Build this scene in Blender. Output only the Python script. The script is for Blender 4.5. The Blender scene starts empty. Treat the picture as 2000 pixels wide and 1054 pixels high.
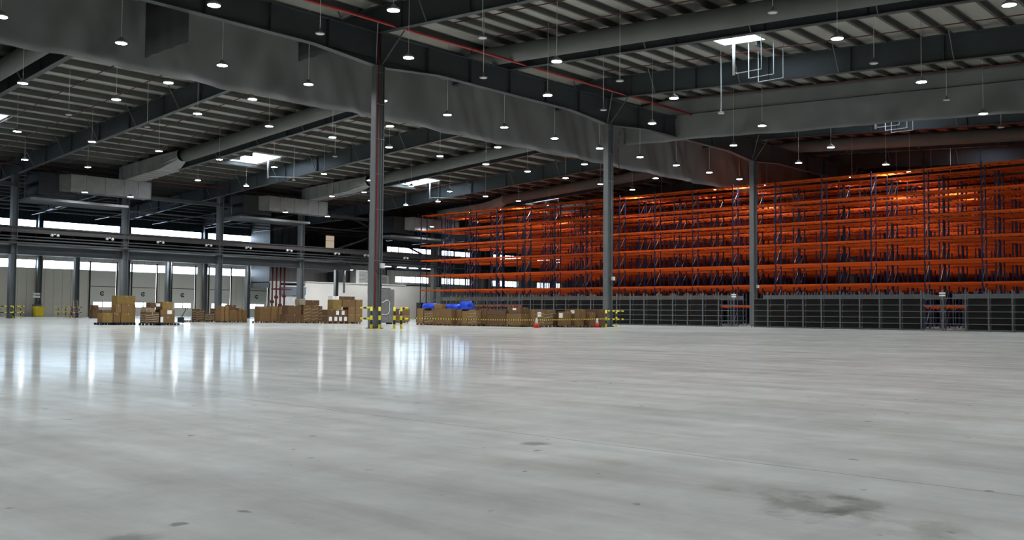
import bpy, math, random
from mathutils import Vector, Matrix
random.seed(7)
# ------------------------------------------------------------------ camera, world, exposure
scn = bpy.context.scene
COL = scn.collection
YAW, PITCH, ROLL = math.radians(47.318), math.radians(2.612), math.radians(0.535)
cam_d = bpy.data.cameras.new('camera'); cam = bpy.data.objects.new('camera', cam_d); COL.objects.link(cam)
fw = Vector((math.sin(YAW)*math.cos(PITCH), math.cos(YAW)*math.cos(PITCH), math.sin(PITCH)))
rt = Vector((math.cos(YAW), -math.sin(YAW), 0)); up = rt.cross(fw)
r2 = rt*math.cos(ROLL)+up*math.sin(ROLL); u2 = -rt*math.sin(ROLL)+up*math.cos(ROLL)
M = Matrix((r2, u2, -fw)).transposed().to_4x4(); M.translation = (0, 0, 1.019)
cam.matrix_world = M
cam_d.sensor_width = 36; cam_d.lens = 33.32; cam_d.clip_end = 600; cam_d.clip_start = .05
scn.camera = cam
w = bpy.data.worlds.new('daylight'); scn.world = w; w.use_nodes = True
bg = w.node_tree.nodes['Background']; bg.inputs[0].default_value = (.72, .86, 1, 1); bg.inputs[1].default_value = 13.0
scn.view_settings.view_transform = 'Standard'; scn.view_settings.look = 'None'
scn.view_settings.gamma = 1; scn.view_settings.exposure = 0.0
LAMP_E = 620.0      # radiance of a high-bay lamp's lens
TUBE_E = 95.0

# ------------------------------------------------------------------ materials
def new_mat(name):
    m = bpy.data.materials.new(name); m.use_nodes = True
    return m, m.node_tree.nodes, m.node_tree.links, m.node_tree.nodes['Principled BSDF']
def plain(name, c, rough=.55, metal=0., var=.12, scale=1.5, spec=.4):
    m, n, l, b = new_mat(name)
    t = n.new('ShaderNodeTexCoord'); nz = n.new('ShaderNodeTexNoise'); nz.inputs['Scale'].default_value = scale
    nz.inputs['Detail'].default_value = 5
    l.new(t.outputs['Object'], nz.inputs['Vector'])
    r = n.new('ShaderNodeValToRGB')
    r.color_ramp.elements[0].position = .3; r.color_ramp.elements[1].position = .7
    r.color_ramp.elements[0].color = tuple(x*(1-var) for x in c)+(1,)
    r.color_ramp.elements[1].color = tuple(min(1, x*(1+var)) for x in c)+(1,)
    l.new(nz.outputs['Fac'], r.inputs[0]); l.new(r.outputs[0], b.inputs['Base Color'])
    b.inputs['Roughness'].default_value = rough; b.inputs['Metallic'].default_value = metal
    b.inputs['Specular IOR Level'].default_value = spec
    return m
def emit(name, c, s):
    m, n, l, b = new_mat(name); n.remove(b)
    e = n.new('ShaderNodeEmission'); e.inputs[0].default_value = c+(1,); e.inputs[1].default_value = s
    l.new(e.outputs[0], n['Material Output'].inputs[0]); return m
def beam_emit(name, c, s, power=1.0):      # reflector lamp: strongest straight below
    m, n, l, b = new_mat(name); n.remove(b)
    e = n.new('ShaderNodeEmission'); e.inputs[0].default_value = c+(1,)
    g = n.new('ShaderNodeNewGeometry'); d = n.new('ShaderNodeVectorMath'); d.operation = 'DOT_PRODUCT'
    l.new(g.outputs['Incoming'], d.inputs[0]); l.new(g.outputs['Normal'], d.inputs[1])
    a = n.new('ShaderNodeMath'); a.operation = 'ABSOLUTE'; l.new(d.outputs['Value'], a.inputs[0])
    p = n.new('ShaderNodeMath'); p.operation = 'POWER'; p.inputs[1].default_value = power; l.new(a.outputs[0], p.inputs[0])
    q = n.new('ShaderNodeMath'); q.operation = 'MULTIPLY'; q.inputs[1].default_value = s; l.new(p.outputs[0], q.inputs[0])
    l.new(q.outputs[0], e.inputs[1]); l.new(e.outputs[0], n['Material Output'].inputs[0]); return m
def stripes(name, ca, cb, axis, period, rough=.5):
    m, n, l, b = new_mat(name)
    t = n.new('ShaderNodeTexCoord'); s = n.new('ShaderNodeSeparateXYZ'); l.new(t.outputs['Object'], s.inputs[0])
    a = n.new('ShaderNodeMath'); a.operation = 'DIVIDE'; a.inputs[1].default_value = period
    l.new(s.outputs[axis], a.inputs[0])
    f = n.new('ShaderNodeMath'); f.operation = 'FRACT'; l.new(a.outputs[0], f.inputs[0])
    g = n.new('ShaderNodeMath'); g.operation = 'GREATER_THAN'; g.inputs[1].default_value = .5; l.new(f.outputs[0], g.inputs[0])
    x = n.new('ShaderNodeMixRGB'); x.inputs[1].default_value = ca+(1,); x.inputs[2].default_value = cb+(1,)
    l.new(g.outputs[0], x.inputs[0]); l.new(x.outputs[0], b.inputs['Base Color']); b.inputs['Roughness'].default_value = rough
    return m
def panel_wall(name, c, period, rough=.5):
    m, n, l, b = new_mat(name)
    t = n.new('ShaderNodeTexCoord'); s = n.new('ShaderNodeSeparateXYZ'); l.new(t.outputs['Object'], s.inputs[0])
    a = n.new('ShaderNodeMath'); a.operation = 'ADD'; l.new(s.outputs[0], a.inputs[0]); l.new(s.outputs[1], a.inputs[1])
    d = n.new('ShaderNodeMath'); d.operation = 'DIVIDE'; d.inputs[1].default_value = period; l.new(a.outputs[0], d.inputs[0])
    f = n.new('ShaderNodeMath'); f.operation = 'FRACT'; l.new(d.outputs[0], f.inputs[0])
    g = n.new('ShaderNodeMath'); g.operation = 'LESS_THAN'; g.inputs[1].default_value = .03/period*2; l.new(f.outputs[0], g.inputs[0])
    nz = n.new('ShaderNodeTexNoise'); nz.inputs['Scale'].default_value = .25; l.new(t.outputs['Object'], nz.inputs['Vector'])
    r = n.new('ShaderNodeValToRGB'); r.color_ramp.elements[0].color = tuple(x*.88 for x in c)+(1,); r.color_ramp.elements[1].color = tuple(min(1, x*1.08) for x in c)+(1,)
    l.new(nz.outputs['Fac'], r.inputs[0])
    x = n.new('ShaderNodeMixRGB'); x.inputs[2].default_value = tuple(v*.55 for v in c)+(1,)
    l.new(r.outputs[0], x.inputs[1]); l.new(g.outputs[0], x.inputs[0]); l.new(x.outputs[0], b.inputs['Base Color'])
    b.inputs['Roughness'].default_value = rough
    return m
def floor_mat():
    m, n, l, b = new_mat('polished concrete')
    t = n.new('ShaderNodeTexCoord'); P = t.outputs['Object']
    def noise(scale, det=6, rough=.55, dist=0, vec=P):
        q = n.new('ShaderNodeTexNoise'); q.inputs['Scale'].default_value = scale; q.inputs['Detail'].default_value = det
        q.inputs['Roughness'].default_value = rough; q.inputs['Distortion'].default_value = dist
        l.new(vec, q.inputs['Vector']); return q.outputs['Fac']
    def ramp(src, p0, c0, p1, c1):
        q = n.new('ShaderNodeValToRGB'); e = q.color_ramp.elements
        e[0].position = p0; e[0].color = c0+(1,); e[1].position = p1; e[1].color = c1+(1,); l.new(src, q.inputs[0]); return q.outputs[0]
    def mul(a, bb, fac=1.):
        q = n.new('ShaderNodeMixRGB'); q.blend_type = 'MULTIPLY'; q.inputs[0].default_value = fac
        l.new(a, q.inputs[1]); l.new(bb, q.inputs[2]); return q.outputs[0]
    def math_(op, a, bb=None):
        q = n.new('ShaderNodeMath'); q.operation = op
        for i, v in enumerate((a, bb)):
            if v is None: continue
            if isinstance(v, (int, float)): q.inputs[i].default_value = v
            else: l.new(v, q.inputs[i])
        return q.outputs[0]
    base = ramp(noise(.33, 8, .6, .6), .3, (.54, .565, .535), .72, (.75, .775, .73))
    c = mul(base, ramp(noise(1.7, 8, .65, .3), .28, (.78, .775, .76), .62, (1, 1, 1)))
    c = mul(c, ramp(noise(.09, 4), .35, (.84, .84, .85), .62, (1, 1, 1)))
    mp = n.new('ShaderNodeMapping'); mp.inputs['Scale'].default_value = (3.2, .35, 1); mp.inputs['Rotation'].default_value = (0, 0, .35); l.new(P, mp.inputs[0])
    c = mul(c, ramp(noise(.5, 7, .65, .2, mp.outputs[0]), .3, (.72, .69, .665), .62, (1, 1, 1)))
    # small dark spots
    c = mul(c, ramp(noise(5.5, 2, .4), .235, (.45, .45, .42), .275, (1, 1, 1)))
    # the big dirty marks near the camera
    wob = noise(3.5, 5, .6)
    for (x, y, rx, ry, ang, k) in ((4.90, 2.36, .42, .26, .5, .6), (5.02, 2.12, .34, .2, .3, .6), (4.78, 1.80, .24, .34, -.2, .7), (5.64, 4.93, .10, .16, .7, .5), (5.02, 2.88, .12, .2, .4, .8), (2.0, 4.15, .12, .18, .9, .62), (5.3, 3.9, .2, .2, 0, .9)):
        q = n.new('ShaderNodeMapping'); q.vector_type = 'TEXTURE'; q.inputs['Location'].default_value = (x, y, 0)
        q.inputs['Scale'].default_value = (rx, ry, 1); q.inputs['Rotation'].default_value = (0, 0, ang); l.new(P, q.inputs[0])
        s = n.new('ShaderNodeSeparateXYZ'); l.new(q.outputs[0], s.inputs[0])
        v = math_('SQRT', math_('ADD', math_('MULTIPLY', s.outputs[0], s.outputs[0]), math_('MULTIPLY', s.outputs[1], s.outputs[1])))
        v = math_('ADD', v, math_('MULTIPLY', math_('SUBTRACT', wob, .5), 3.6))
        c = mul(c, ramp(v, .25, (k, k*.98, k*.93), 1.0, (1, 1, 1)))
    # saw-cut joints: dark along y, those along x paler with their glint painted in
    s = n.new('ShaderNodeSeparateXYZ'); l.new(P, s.inputs[0])
    for ax, off, per, wd, kk in ((0, 6.02, 6.0, .012, .5), (1, 17.2, 24.0, .03, 1.35)):
        v = math_('ADD', s.outputs[ax], math_('MULTIPLY', math_('SUBTRACT', noise(.8, 2), .5), .04))
        v = math_('ABSOLUTE', math_('SUBTRACT', math_('FRACT', math_('ADD', math_('DIVIDE', math_('SUBTRACT', v, off), per), .5)), .5))
        v = math_('LESS_THAN', v, wd/per)
        c = mul(c, ramp(v, 0, (1, 1, 1), 1, (kk, kk, kk)), .8)
    l.new(c, b.inputs['Base Color'])
    rr = ramp(noise(.6, 6, .6), .3, (.42, .42, .42), .75, (.55, .55, .55)); l.new(rr, b.inputs['Roughness'])
    b.inputs['Specular IOR Level'].default_value = .12
    bu = n.new('ShaderNodeBump'); bu.inputs['Strength'].default_value = .05; bu.inputs['Distance'].default_value = .02
    l.new(noise(1.1, 3), bu.inputs['Height'])
    # polished but slightly rough concrete: the mirror-like share dies off quickly away from grazing view
    gm = n.new('ShaderNodeNewGeometry'); dt = n.new('ShaderNodeVectorMath'); dt.operation = 'DOT_PRODUCT'
    l.new(gm.outputs['Incoming'], dt.inputs[0]); l.new(gm.outputs['True Normal'], dt.inputs[1])
    q = math_('MULTIPLY', math_('ABSOLUTE', dt.outputs['Value']), 14.5)
    q = math_('EXPONENT', math_('MULTIPLY', math_('MULTIPLY', q, q), -1.0))
    q = math_('MULTIPLY', q, math_('ADD', math_('MULTIPLY', noise(.9, 6, .6, .3, mp.outputs[0]), .5), .22))
    gl = n.new('ShaderNodeBsdfGlossy'); gl.inputs['Roughness'].default_value = .10; gl.inputs['Color'].default_value = (.97, 1, .97, 1)
    mx = n.new('ShaderNodeMixShader'); l.new(q, mx.inputs[0]); l.new(b.outputs[0], mx.inputs[1]); l.new(gl.outputs[0], mx.inputs[2])
    l.new(mx.outputs[0], n['Material Output'].inputs[0])
    return m
def glass_mat():
    m, n, l, b = new_mat('window glass'); n.remove(b)
    t = n.new('ShaderNodeBsdfTransparent'); t.inputs[0].default_value = (.93, .96, 1, 1); g = n.new('ShaderNodeBsdfGlossy'); g.inputs['Roughness'].default_value = .02
    x = n.new('ShaderNodeMixShader'); x.inputs[0].default_value = .06
    l.new(t.outputs[0], x.inputs[1]); l.new(g.outputs[0], x.inputs[2]); l.new(x.outputs[0], n['Material Output'].inputs[0]); return m

def diffuser_mat():
    m, n, l, b = new_mat('milky roof light'); n.remove(b)
    t = n.new('ShaderNodeBsdfTransparent'); g = n.new('ShaderNodeBsdfTranslucent'); g.inputs[0].default_value = (.85, .9, .95, 1)
    x = n.new('ShaderNodeMixShader'); x.inputs[0].default_value = .5
    l.new(t.outputs[0], x.inputs[1]); l.new(g.outputs[0], x.inputs[2]); l.new(x.outputs[0], n['Material Output'].inputs[0]); return m

MT = dict(
    floor=floor_mat(), deck=plain('cream roof deck', (.33, .325, .28), .6, 0, .08, .6),
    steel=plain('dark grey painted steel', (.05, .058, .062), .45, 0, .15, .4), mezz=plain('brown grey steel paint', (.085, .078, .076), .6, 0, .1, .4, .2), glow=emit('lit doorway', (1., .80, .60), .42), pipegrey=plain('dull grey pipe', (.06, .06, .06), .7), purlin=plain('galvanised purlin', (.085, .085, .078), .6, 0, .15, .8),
    col=plain('grey column paint', (.135, .15, .155), .45, 0, .1, .5), flange=plain('grey flange paint', (.13, .135, .135), .45, 0, .1, .5),
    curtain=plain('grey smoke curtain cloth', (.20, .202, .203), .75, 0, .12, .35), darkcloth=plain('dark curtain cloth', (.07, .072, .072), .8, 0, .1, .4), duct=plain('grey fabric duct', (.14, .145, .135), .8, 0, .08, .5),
    galv=plain('galvanised duct sheet', (.33, .33, .32), .5, .45, .12, 1.2), dark=plain('dark grey metal', (.03, .033, .036), .5, .2),
    red=plain('red sprinkler paint', (.34, .02, .02), .45), darkred=plain('dull dark red paint', (.10, .012, .012), .5), white=plain('white paint', (.75, .75, .73), .4),
    black=plain('black plastic', (.012, .012, .014), .5), yellow=plain('yellow plastic', (.72, .55, .02), .45),
    orange=plain('orange rack paint', (.50, .066, .004), .6, 0, .08, .5, .15), blue=plain('dark blue rack paint', (.006, .010, .045), .42),
    rackgalv=plain('pale galvanised brace', (.30, .30, .30), .4, .5), shelf=plain('grey shelf paint', (.13, .135, .135), .5),
    back=plain('brown grey back panel', (.028, .027, .024), .7, 0, .2, .7), brownband=plain('tan chipboard', (.13, .105, .085), .7),
    card=plain('brown cardboard', (.17, .095, .036), .85, 0, .12, 3), card2=plain('dark brown cardboard', (.115, .060, .025), .85, 0, .14, 3),
    card3=plain('pale brown cardboard', (.22, .125, .048), .85, 0, .1, 3), cardy=plain('yellowish cardboard', (.23, .145, .04), .85, 0, .12, 3),
    wood=plain('pallet wood', (.21, .14, .075), .85, 0, .2, 5), bluep=plain('blue plastic film', (.01, .06, .62), .35, 0, .2, 2),
    paper=plain('white paper', (.8, .8, .78), .6), film=plain('glossy stretch film', (.34, .28, .2), .25, 0, .3, 6),
    wallcream=panel_wall('cream sandwich panel', (.80, .76, .64), 1.15), walldark=panel_wall('dark teal panel', (.05, .08, .085), 1.15),
    wallgrey=panel_wall('grey cladding', (.15, .145, .135), 1.0), wallwhite=plain('white plaster', (.76, .73, .68), .7, 0, .06, .3),
    teal=plain('pale teal sheet', (.36, .47, .50), .5), lintel=plain('blue grey lintel', (.16, .21, .26), .5),
    door=plain('off white door panel', (.80, .78, .68), .5, 0, .05, .3), rubber=plain('black rubber seal', (.03, .03, .035), .6),
    glass=glass_mat(), skypane=diffuser_mat(), lamp=beam_emit('lamp lens', (.93, .96, 1.), LAMP_E), tube=emit('tube lens', (.95, .98, 1.), TUBE_E),
    lamplow=beam_emit('round lamp lens', (.93, .96, 1.), LAMP_E*.75, .6), lampoff=plain('unlit lens', (.7, .7, .7), .3), beige=plain('beige door', (.62, .52, .40), .6),
    cabinet=plain('grey sheet metal', (.19, .19, .185), .5, .2, .2, 2), conered=plain('red cone plastic', (.62, .035, .02), .4),
    pvc=plain('white plastic tube', (.72, .72, .7), .35), tape=stripes('striped barrier tape', (.75, .6, .05), (.02, .02, .02), 0, .22),
    hazz=stripes('yellow black stripes upright', (.78, .66, .02), (.012, .012, .012), 2, .54), hazx=stripes('yellow black stripes x', (.78, .66, .02), (.012, .012, .012), 0, .62),
    hazy=stripes('yellow black stripes y', (.78, .66, .02), (.012, .012, .012), 1, .62))

# ------------------------------------------------------------------ mesh helpers
class MB:
    def __init__(s): s.v = []; s.f = []; s.sm = []
    def box(s, x0, x1, y0, y1, z0, z1):
        b = len(s.v); s.v += [(x0,y0,z0),(x1,y0,z0),(x1,y1,z0),(x0,y1,z0),(x0,y0,z1),(x1,y0,z1),(x1,y1,z1),(x0,y1,z1)]
        s.f += [[b+i for i in q] for q in ((0,3,2,1),(4,5,6,7),(0,1,5,4),(1,2,6,5),(2,3,7,6),(3,0,4,7))]; return s
    def bar(s, p, q, w, h=None):          # rectangular bar from p to q, w sideways, h upward
        h = h or w; p = Vector(p); q = Vector(q); d = (q-p).normalized()
        side = d.cross(Vector((0,0,1)));
        if side.length < 1e-4: side = Vector((1,0,0))
        side.normalize(); upv = side.cross(d).normalized(); b = len(s.v)
        for c in (p, q):
            for i, j in ((-1,-1),(1,-1),(1,1),(-1,1)): s.v.append(tuple(c+side*(i*w/2)+upv*(j*h/2)))
        s.f += [[b+i for i in k] for k in ((0,1,2,3),(7,6,5,4),(0,4,5,1),(1,5,6,2),(2,6,7,3),(3,7,4,0))]; return s
    def tube(s, pts, r, n=8, cap=True):
        pts = [Vector(p) for p in pts]; rs = r if isinstance(r, (list, tuple)) else [r]*len(pts); b = len(s.v); prev = None
        for i, p in enumerate(pts):
            d = (pts[min(i+1, len(pts)-1)]-pts[max(i-1, 0)]).normalized()
            a = d.cross(Vector((0,0,1)))
            if a.length < 1e-3: a = d.cross(Vector((0,1,0)))
            a.normalize()
            if prev is not None:
                a = (prev-d*prev.dot(d)).normalized()
            prev = a; c = d.cross(a)
            for k in range(n):
                t = 2*math.pi*k/n; s.v.append(tuple(p+(a*math.cos(t)+c*math.sin(t))*rs[i]))
        for i in range(len(pts)-1):
            for k in range(n):
                s.f.append([b+i*n+k, b+i*n+(k+1)%n, b+(i+1)*n+(k+1)%n, b+(i+1)*n+k]); s.sm.append(len(s.f)-1)
        if cap: s.f.append([b+k for k in range(n)][::-1]); s.f.append([b+(len(pts)-1)*n+k for k in range(n)])
        return s
    def lathe(s, prof, c=(0,0,0), n=16):
        b = len(s.v)
        for r, z in prof:
            for k in range(n):
                t = 2*math.pi*k/n; s.v.append((c[0]+r*math.cos(t), c[1]+r*math.sin(t), c[2]+z))
        for i in range(len(prof)-1):
            for k in range(n):
                s.f.append([b+i*n+k, b+i*n+(k+1)%n, b+(i+1)*n+(k+1)%n, b+(i+1)*n+k]); s.sm.append(len(s.f)-1)
        if prof[0][0] > 1e-4: s.f.append([b+k for k in range(n)][::-1])
        if prof[-1][0] > 1e-4: s.f.append([b+(len(prof)-1)*n+k for k in range(n)])
        return s
    def prism(s, poly, axis, a0, a1):     # poly in the two other axes (in order), extruded along axis
        b = len(s.v); n = len(poly)
        for a in (a0, a1):
            for p in poly:
                c = list(p); c.insert(axis, a); s.v.append(tuple(c))
        s.f.append([b+i for i in range(n)][::-1]); s.f.append([b+n+i for i in range(n)])
        for i in range(n): s.f.append([b+i, b+(i+1)%n, b+n+(i+1)%n, b+n+i])
        return s
    def mesh(s, name, m):
        me = bpy.data.meshes.new(name); me.from_pydata(s.v, [], s.f)
        if s.sm: me.polygons.foreach_set('use_smooth', [i in set(s.sm) for i in range(len(s.f))] if len(s.sm) < 400 else [True]*len(s.f))
        me.materials.append(MT[m] if isinstance(m, str) else m); me.update(); return me
    def build(s, name, m, parent=None, loc=None, bevel=0):
        me = s.mesh(name, m); o = bpy.data.objects.new(name, me); COL.objects.link(o)
        if parent: o.parent = parent
        if loc: o.location = loc
        if bevel:
            d = o.modifiers.new('bevel', 'BEVEL'); d.width = bevel; d.segments = 2
        return o
def tag(o, label, cat, group=None, kind=None):
    o['label'] = label; o['category'] = cat
    if group: o['group'] = group
    if kind: o['kind'] = kind
    return o
def empty(name, loc, label, cat, group=None, rz=0):
    o = bpy.data.objects.new(name, None); COL.objects.link(o); o.location = loc; o.rotation_euler.z = rz; o.empty_display_size = .3
    return tag(o, label, cat, group)
def structure(o, label=None):
    o['kind'] = 'structure'
    if label: o['label'] = label
    return o
def dup(root, loc, label=None, rz=None, group=None):
    def cp(o, par):
        c = o.copy(); COL.objects.link(c); c.parent = par
        for ch in o.children: cp(ch, c)
        return c
    r = cp(root, None); r.location = loc
    if rz is not None: r.rotation_euler.z = rz
    if label: r['label'] = label
    if group: r['group'] = group
    return r
ORD = ['first','second','third','fourth','fifth','sixth','seventh','eighth','ninth','tenth','eleventh','twelfth','thirteenth','fourteenth','fifteenth','sixteenth','seventeenth','eighteenth','nineteenth','twentieth']
def roof(y): return 20.6-.058*abs(y-47)          # underside of the deck

X0, X1, Y0, Y1 = -26., 184., -32., 132.
CX = [13.6, 37.6, 61.6, 85.6, 109.6, 133.6, 157.6]; CY = 46.25

# ------------------------------------------------------------------ shell
structure(MB().box(X0, X1, Y0, Y1, -.3, 0).build('floor', 'floor'), 'polished grey concrete warehouse floor with reflections and saw-cut joints')
SKY = [(54.5, 57.8, 30.3, 33.4), (55.9, 59.3, 89.6, 94.6), (79.9, 83.3, 89.6, 94.6), (27.5, 30.9, 89.4, 93), (78.5, 81.8, 30.3, 33.4), (102.5, 105.8, 30.3, 33.4), (116, 119.3, 24, 28), (104, 107.3, 89.6, 94.6)]
def deck():
    m = MB(); xs = sorted({X0, X1}|{q for s in SKY for q in s[:2]}); ys = sorted({Y0, Y1, 47.}|{q for s in SKY for q in s[2:]})
    for i in range(len(ys)-1):
        a, b = ys[i], ys[i+1]; run = None
        for j in range(len(xs)-1):
            cx, cy = (xs[j]+xs[j+1])/2, (a+b)/2
            hole = any(s[0] < cx < s[1] and s[2] < cy < s[3] for s in SKY)
            if hole:
                if run is not None: m.prism([(a, roof(a)), (b, roof(b)), (b, roof(b)+.2), (a, roof(a)+.2)], 0, run, xs[j]); run = None
            elif run is None: run = xs[j]
        if run is not None: m.prism([(a, roof(a)), (b, roof(b)), (b, roof(b)+.2), (a, roof(a)+.2)], 0, run, X1)
    return m
ceil = structure(deck().build('ceiling', 'deck'), 'cream metal roof deck seen between dark purlins')
y = 48.2; ys = []
while y < Y1-1: ys.append(y); y += 2.45
y = 45.8
while y > Y0+1: ys.append(y); y -= 1.85
for y in ys:
    z = roof(y); PD = .40 if y > 47 else .30
    segs = [(X0, X1)]
    for s in SKY:
        if s[2]-.1 < y < s[3]+.1:
            segs = [t for a, b in segs for t in ((a, s[0]-.05), (s[1]+.05, b)) if a < s[0] < b] or segs
            segs2 = []
            for a, b in segs: segs2.append((a, b))
            segs = segs2
    if any(s[2]-.1 < y < s[3]+.1 for s in SKY):
        cuts = sorted([(s[0], s[1]) for s in SKY if s[2]-.1 < y < s[3]+.1]); segs = []; a = X0
        for c0, c1 in cuts: segs.append((a, c0-.05)); a = c1+.05
        segs.append((a, X1))
    m = MB()
    for a, b in segs: m.box(a, b, y-.02, y+.02, z-PD, z).box(a, b, y-.02, y+.16, z-PD-.02, z-PD).box(a, b, y-.16, y+.02, z-.01, z-.002)
    m.build('purlin', 'purlin', ceil)

WINLOW = [(45.0, 49.6), (50.9, 56.1), (57.1, 61.4), (62.6, 68.3), (69.3, 73.1), (74.5, 78.3), (79.4, 80.6), (82.0, 85.0)]
def wall_holes(y, th, holes, za, zb, xa, xb):
    m = MB(); xs = sorted({xa, xb}|{q for h in holes for q in h[:2]}); zs = sorted({za, zb}|{q for h in holes for q in h[2:]})
    for i in range(len(zs)-1):
        for j in range(len(xs)-1):
            cx, cz = (xs[j]+xs[j+1])/2, (zs[i]+zs[i+1])/2
            if cz < za or cz > zb or any(h[0] < cx < h[1] and h[2] < cz < h[3] for h in holes): continue
            m.box(xs[j], xs[j+1], y, y+th, zs[i], zs[i+1])
    return m
WL = [(20., 31.), (32., 43.6), (45., 49.7), (50.6, 60.9), (62.3, 73.1), (74.4, 85.)] + [(111.9, 120.2), (123.3, 131.6), (137.2, 145.1), (151, 159)]
WU = [(8., 25.), (26.5, 43.), (44., 49.6), (50.2, 61.), (62.4, 73.6), (74.5, 84.85)] + [(103.4, 108.3), (109.4, 121.), (123.3, 131.6), (137.4, 146), (151, 159)]
holes = [(a, b, 6.43, 7.55) for a, b in WL]; holesU = [(a, b, 11.9, 12.83) for a, b in WU]
DW = []
DOORS = [56.9, 62.85, 68.95, 74.95, 81.6]
for x in DOORS: DW += [(x+.55, x+1.75, 1.38, 2.05), (x+1.9, x+3.1, 1.38, 2.05)]
doorhole = [(x, x+3.7, 0, 6.43) for x in DOORS]
structure(wall_holes(Y1, .25, holes+doorhole, 0, 8.6, X0, X1).build('wall_back', 'wallcream'), 'cream panel dock wall under the lower window strip')
structure(wall_holes(Y1, .25, holesU, 8.6, 15.9, X0, X1).build('wall_back_upper', 'walldark'), 'dark teal upper dock wall with a window strip')
structure(MB().prism([(Y0, 0), (Y1, 0), (Y1, roof(Y1)+.2), (47, 20.8), (Y0, roof(Y0)+.2)], 0, X0-.25, X0).build('wall_left', 'wallgrey'))
structure(MB().prism([(Y0, 0), (Y1, 0), (Y1, roof(Y1)+.2), (47, 20.8), (Y0, roof(Y0)+.2)], 0, X1, X1+.25).build('wall_right', 'walldark'))
structure(MB().box(X0, X1, Y0-.25, Y0, 0, roof(Y0)+.2).build('wall_front', 'wallgrey'))
n = 0
for hs, mull in ((holes, 3.6), (holesU, 3.6)):
    for a, b, c, d in hs:
        n += 1
        fr = MB(); k = max(1, round((b-a)/(1.55 if a > 100 else 5.)))
        for i in range(k+1):
            x = a+(b-a)*i/k; hw_ = .06 if a > 100 else .03; x = min(max(x, a+hw_), b-hw_); fr.box(x-hw_, x+hw_, Y1+.06, Y1+.16, c, d)
        fr.box(a, b, Y1+.06, Y1+.16, c, c+.04).box(a, b, Y1+.06, Y1+.16, d-.04, d)
        o = structure(fr.build('window_%d' % n, 'dark'), 'strip window with dark frame, bright daylight outside')
        MB().box(a, b, Y1+.1, Y1+.115, c, d).build('pane', 'glass', o)
for i, s in enumerate(SKY):
    n += 1; A, B = roof(s[2]), roof(s[3]); t = .06; fr = MB()
    def slab(m, x0_, x1_, y0_, y1_, d0, d1):
        m.prism([(y0_, roof(y0_)+d0), (y1_, roof(y1_)+d0), (y1_, roof(y1_)+d1), (y0_, roof(y0_)+d1)], 0, x0_, x1_)
    for q in ((s[0]-t, s[0], s[2]-t, s[3]+t), (s[1], s[1]+t, s[2]-t, s[3]+t), (s[0], s[1], s[2]-t, s[2]), (s[0], s[1], s[3], s[3]+t)): slab(fr, *q, -.06, .12)
    o = structure(fr.build('window_%d' % n, 'white'), 'square roof light open to the bright sky')
    g_ = MB(); slab(g_, s[0], s[1], s[2], s[3], -.02, -.005); g_.build('pane', 'skypane', o)
# dock doors
for i, x in enumerate(DOORS):
    m = MB(); zs = [0, 1.38, 2.05, 4.2, 6.43]
    m.box(x+.05, x+3.65, Y1+.03, Y1+.10, 0, 1.38).box(x+.05, x+3.65, Y1+.03, Y1+.10, 2.05, 4.17).box(x+.05, x+3.65, Y1+.03, Y1+.10, 4.25, 6.42)
    for a, b in ((x+.05, x+.55), (x+1.75, x+1.9), (x+3.1, x+3.65)): m.box(a, b, Y1+.03, Y1+.10, 1.38, 2.05)
    o = structure(m.build('door_%d' % (i+1), 'door'), '%s sectional dock door with two small bright windows, counted from the left' % ORD[i])
    MB().box(x+.05, x+3.65, Y1+.02, Y1+.09, 4.17, 4.25).build('panel_joint', 'rubber', o)
    for a in (.55, 1.9): MB().box(x+a, x+a+1.2, Y1+.05, Y1+.065, 1.38, 2.05).build('pane', 'glass', o)
    MB().box(x-.14, x+.04, Y1-.10, Y1+.0, 0, 7.7).build('guide_rail', 'dark', o); MB().box(x+3.66, x+3.84, Y1-.10, Y1, 0, 7.7).build('guide_rail', 'dark', o)
    # round black and pale emblem
    e = MB(); c = (x+1.75, 3.25)
    for k in range(14):
        t0 = .5+k*(2*math.pi-1.0)/14; t1 = .5+(k+1)*(2*math.pi-1.0)/14
        e.prism([(c[0]+r*math.cos(t), c[1]+r*math.sin(t)) for r, t in ((.17, t0), (.32, t0), (.32, t1), (.17, t1))], 1, Y1+.012, Y1+.028)
    e.box(c[0]-.07, c[0]+.1, Y1+.012, Y1+.028, c[1]-.07, c[1]+.07)
    e.build('emblem', 'black', o)

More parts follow.
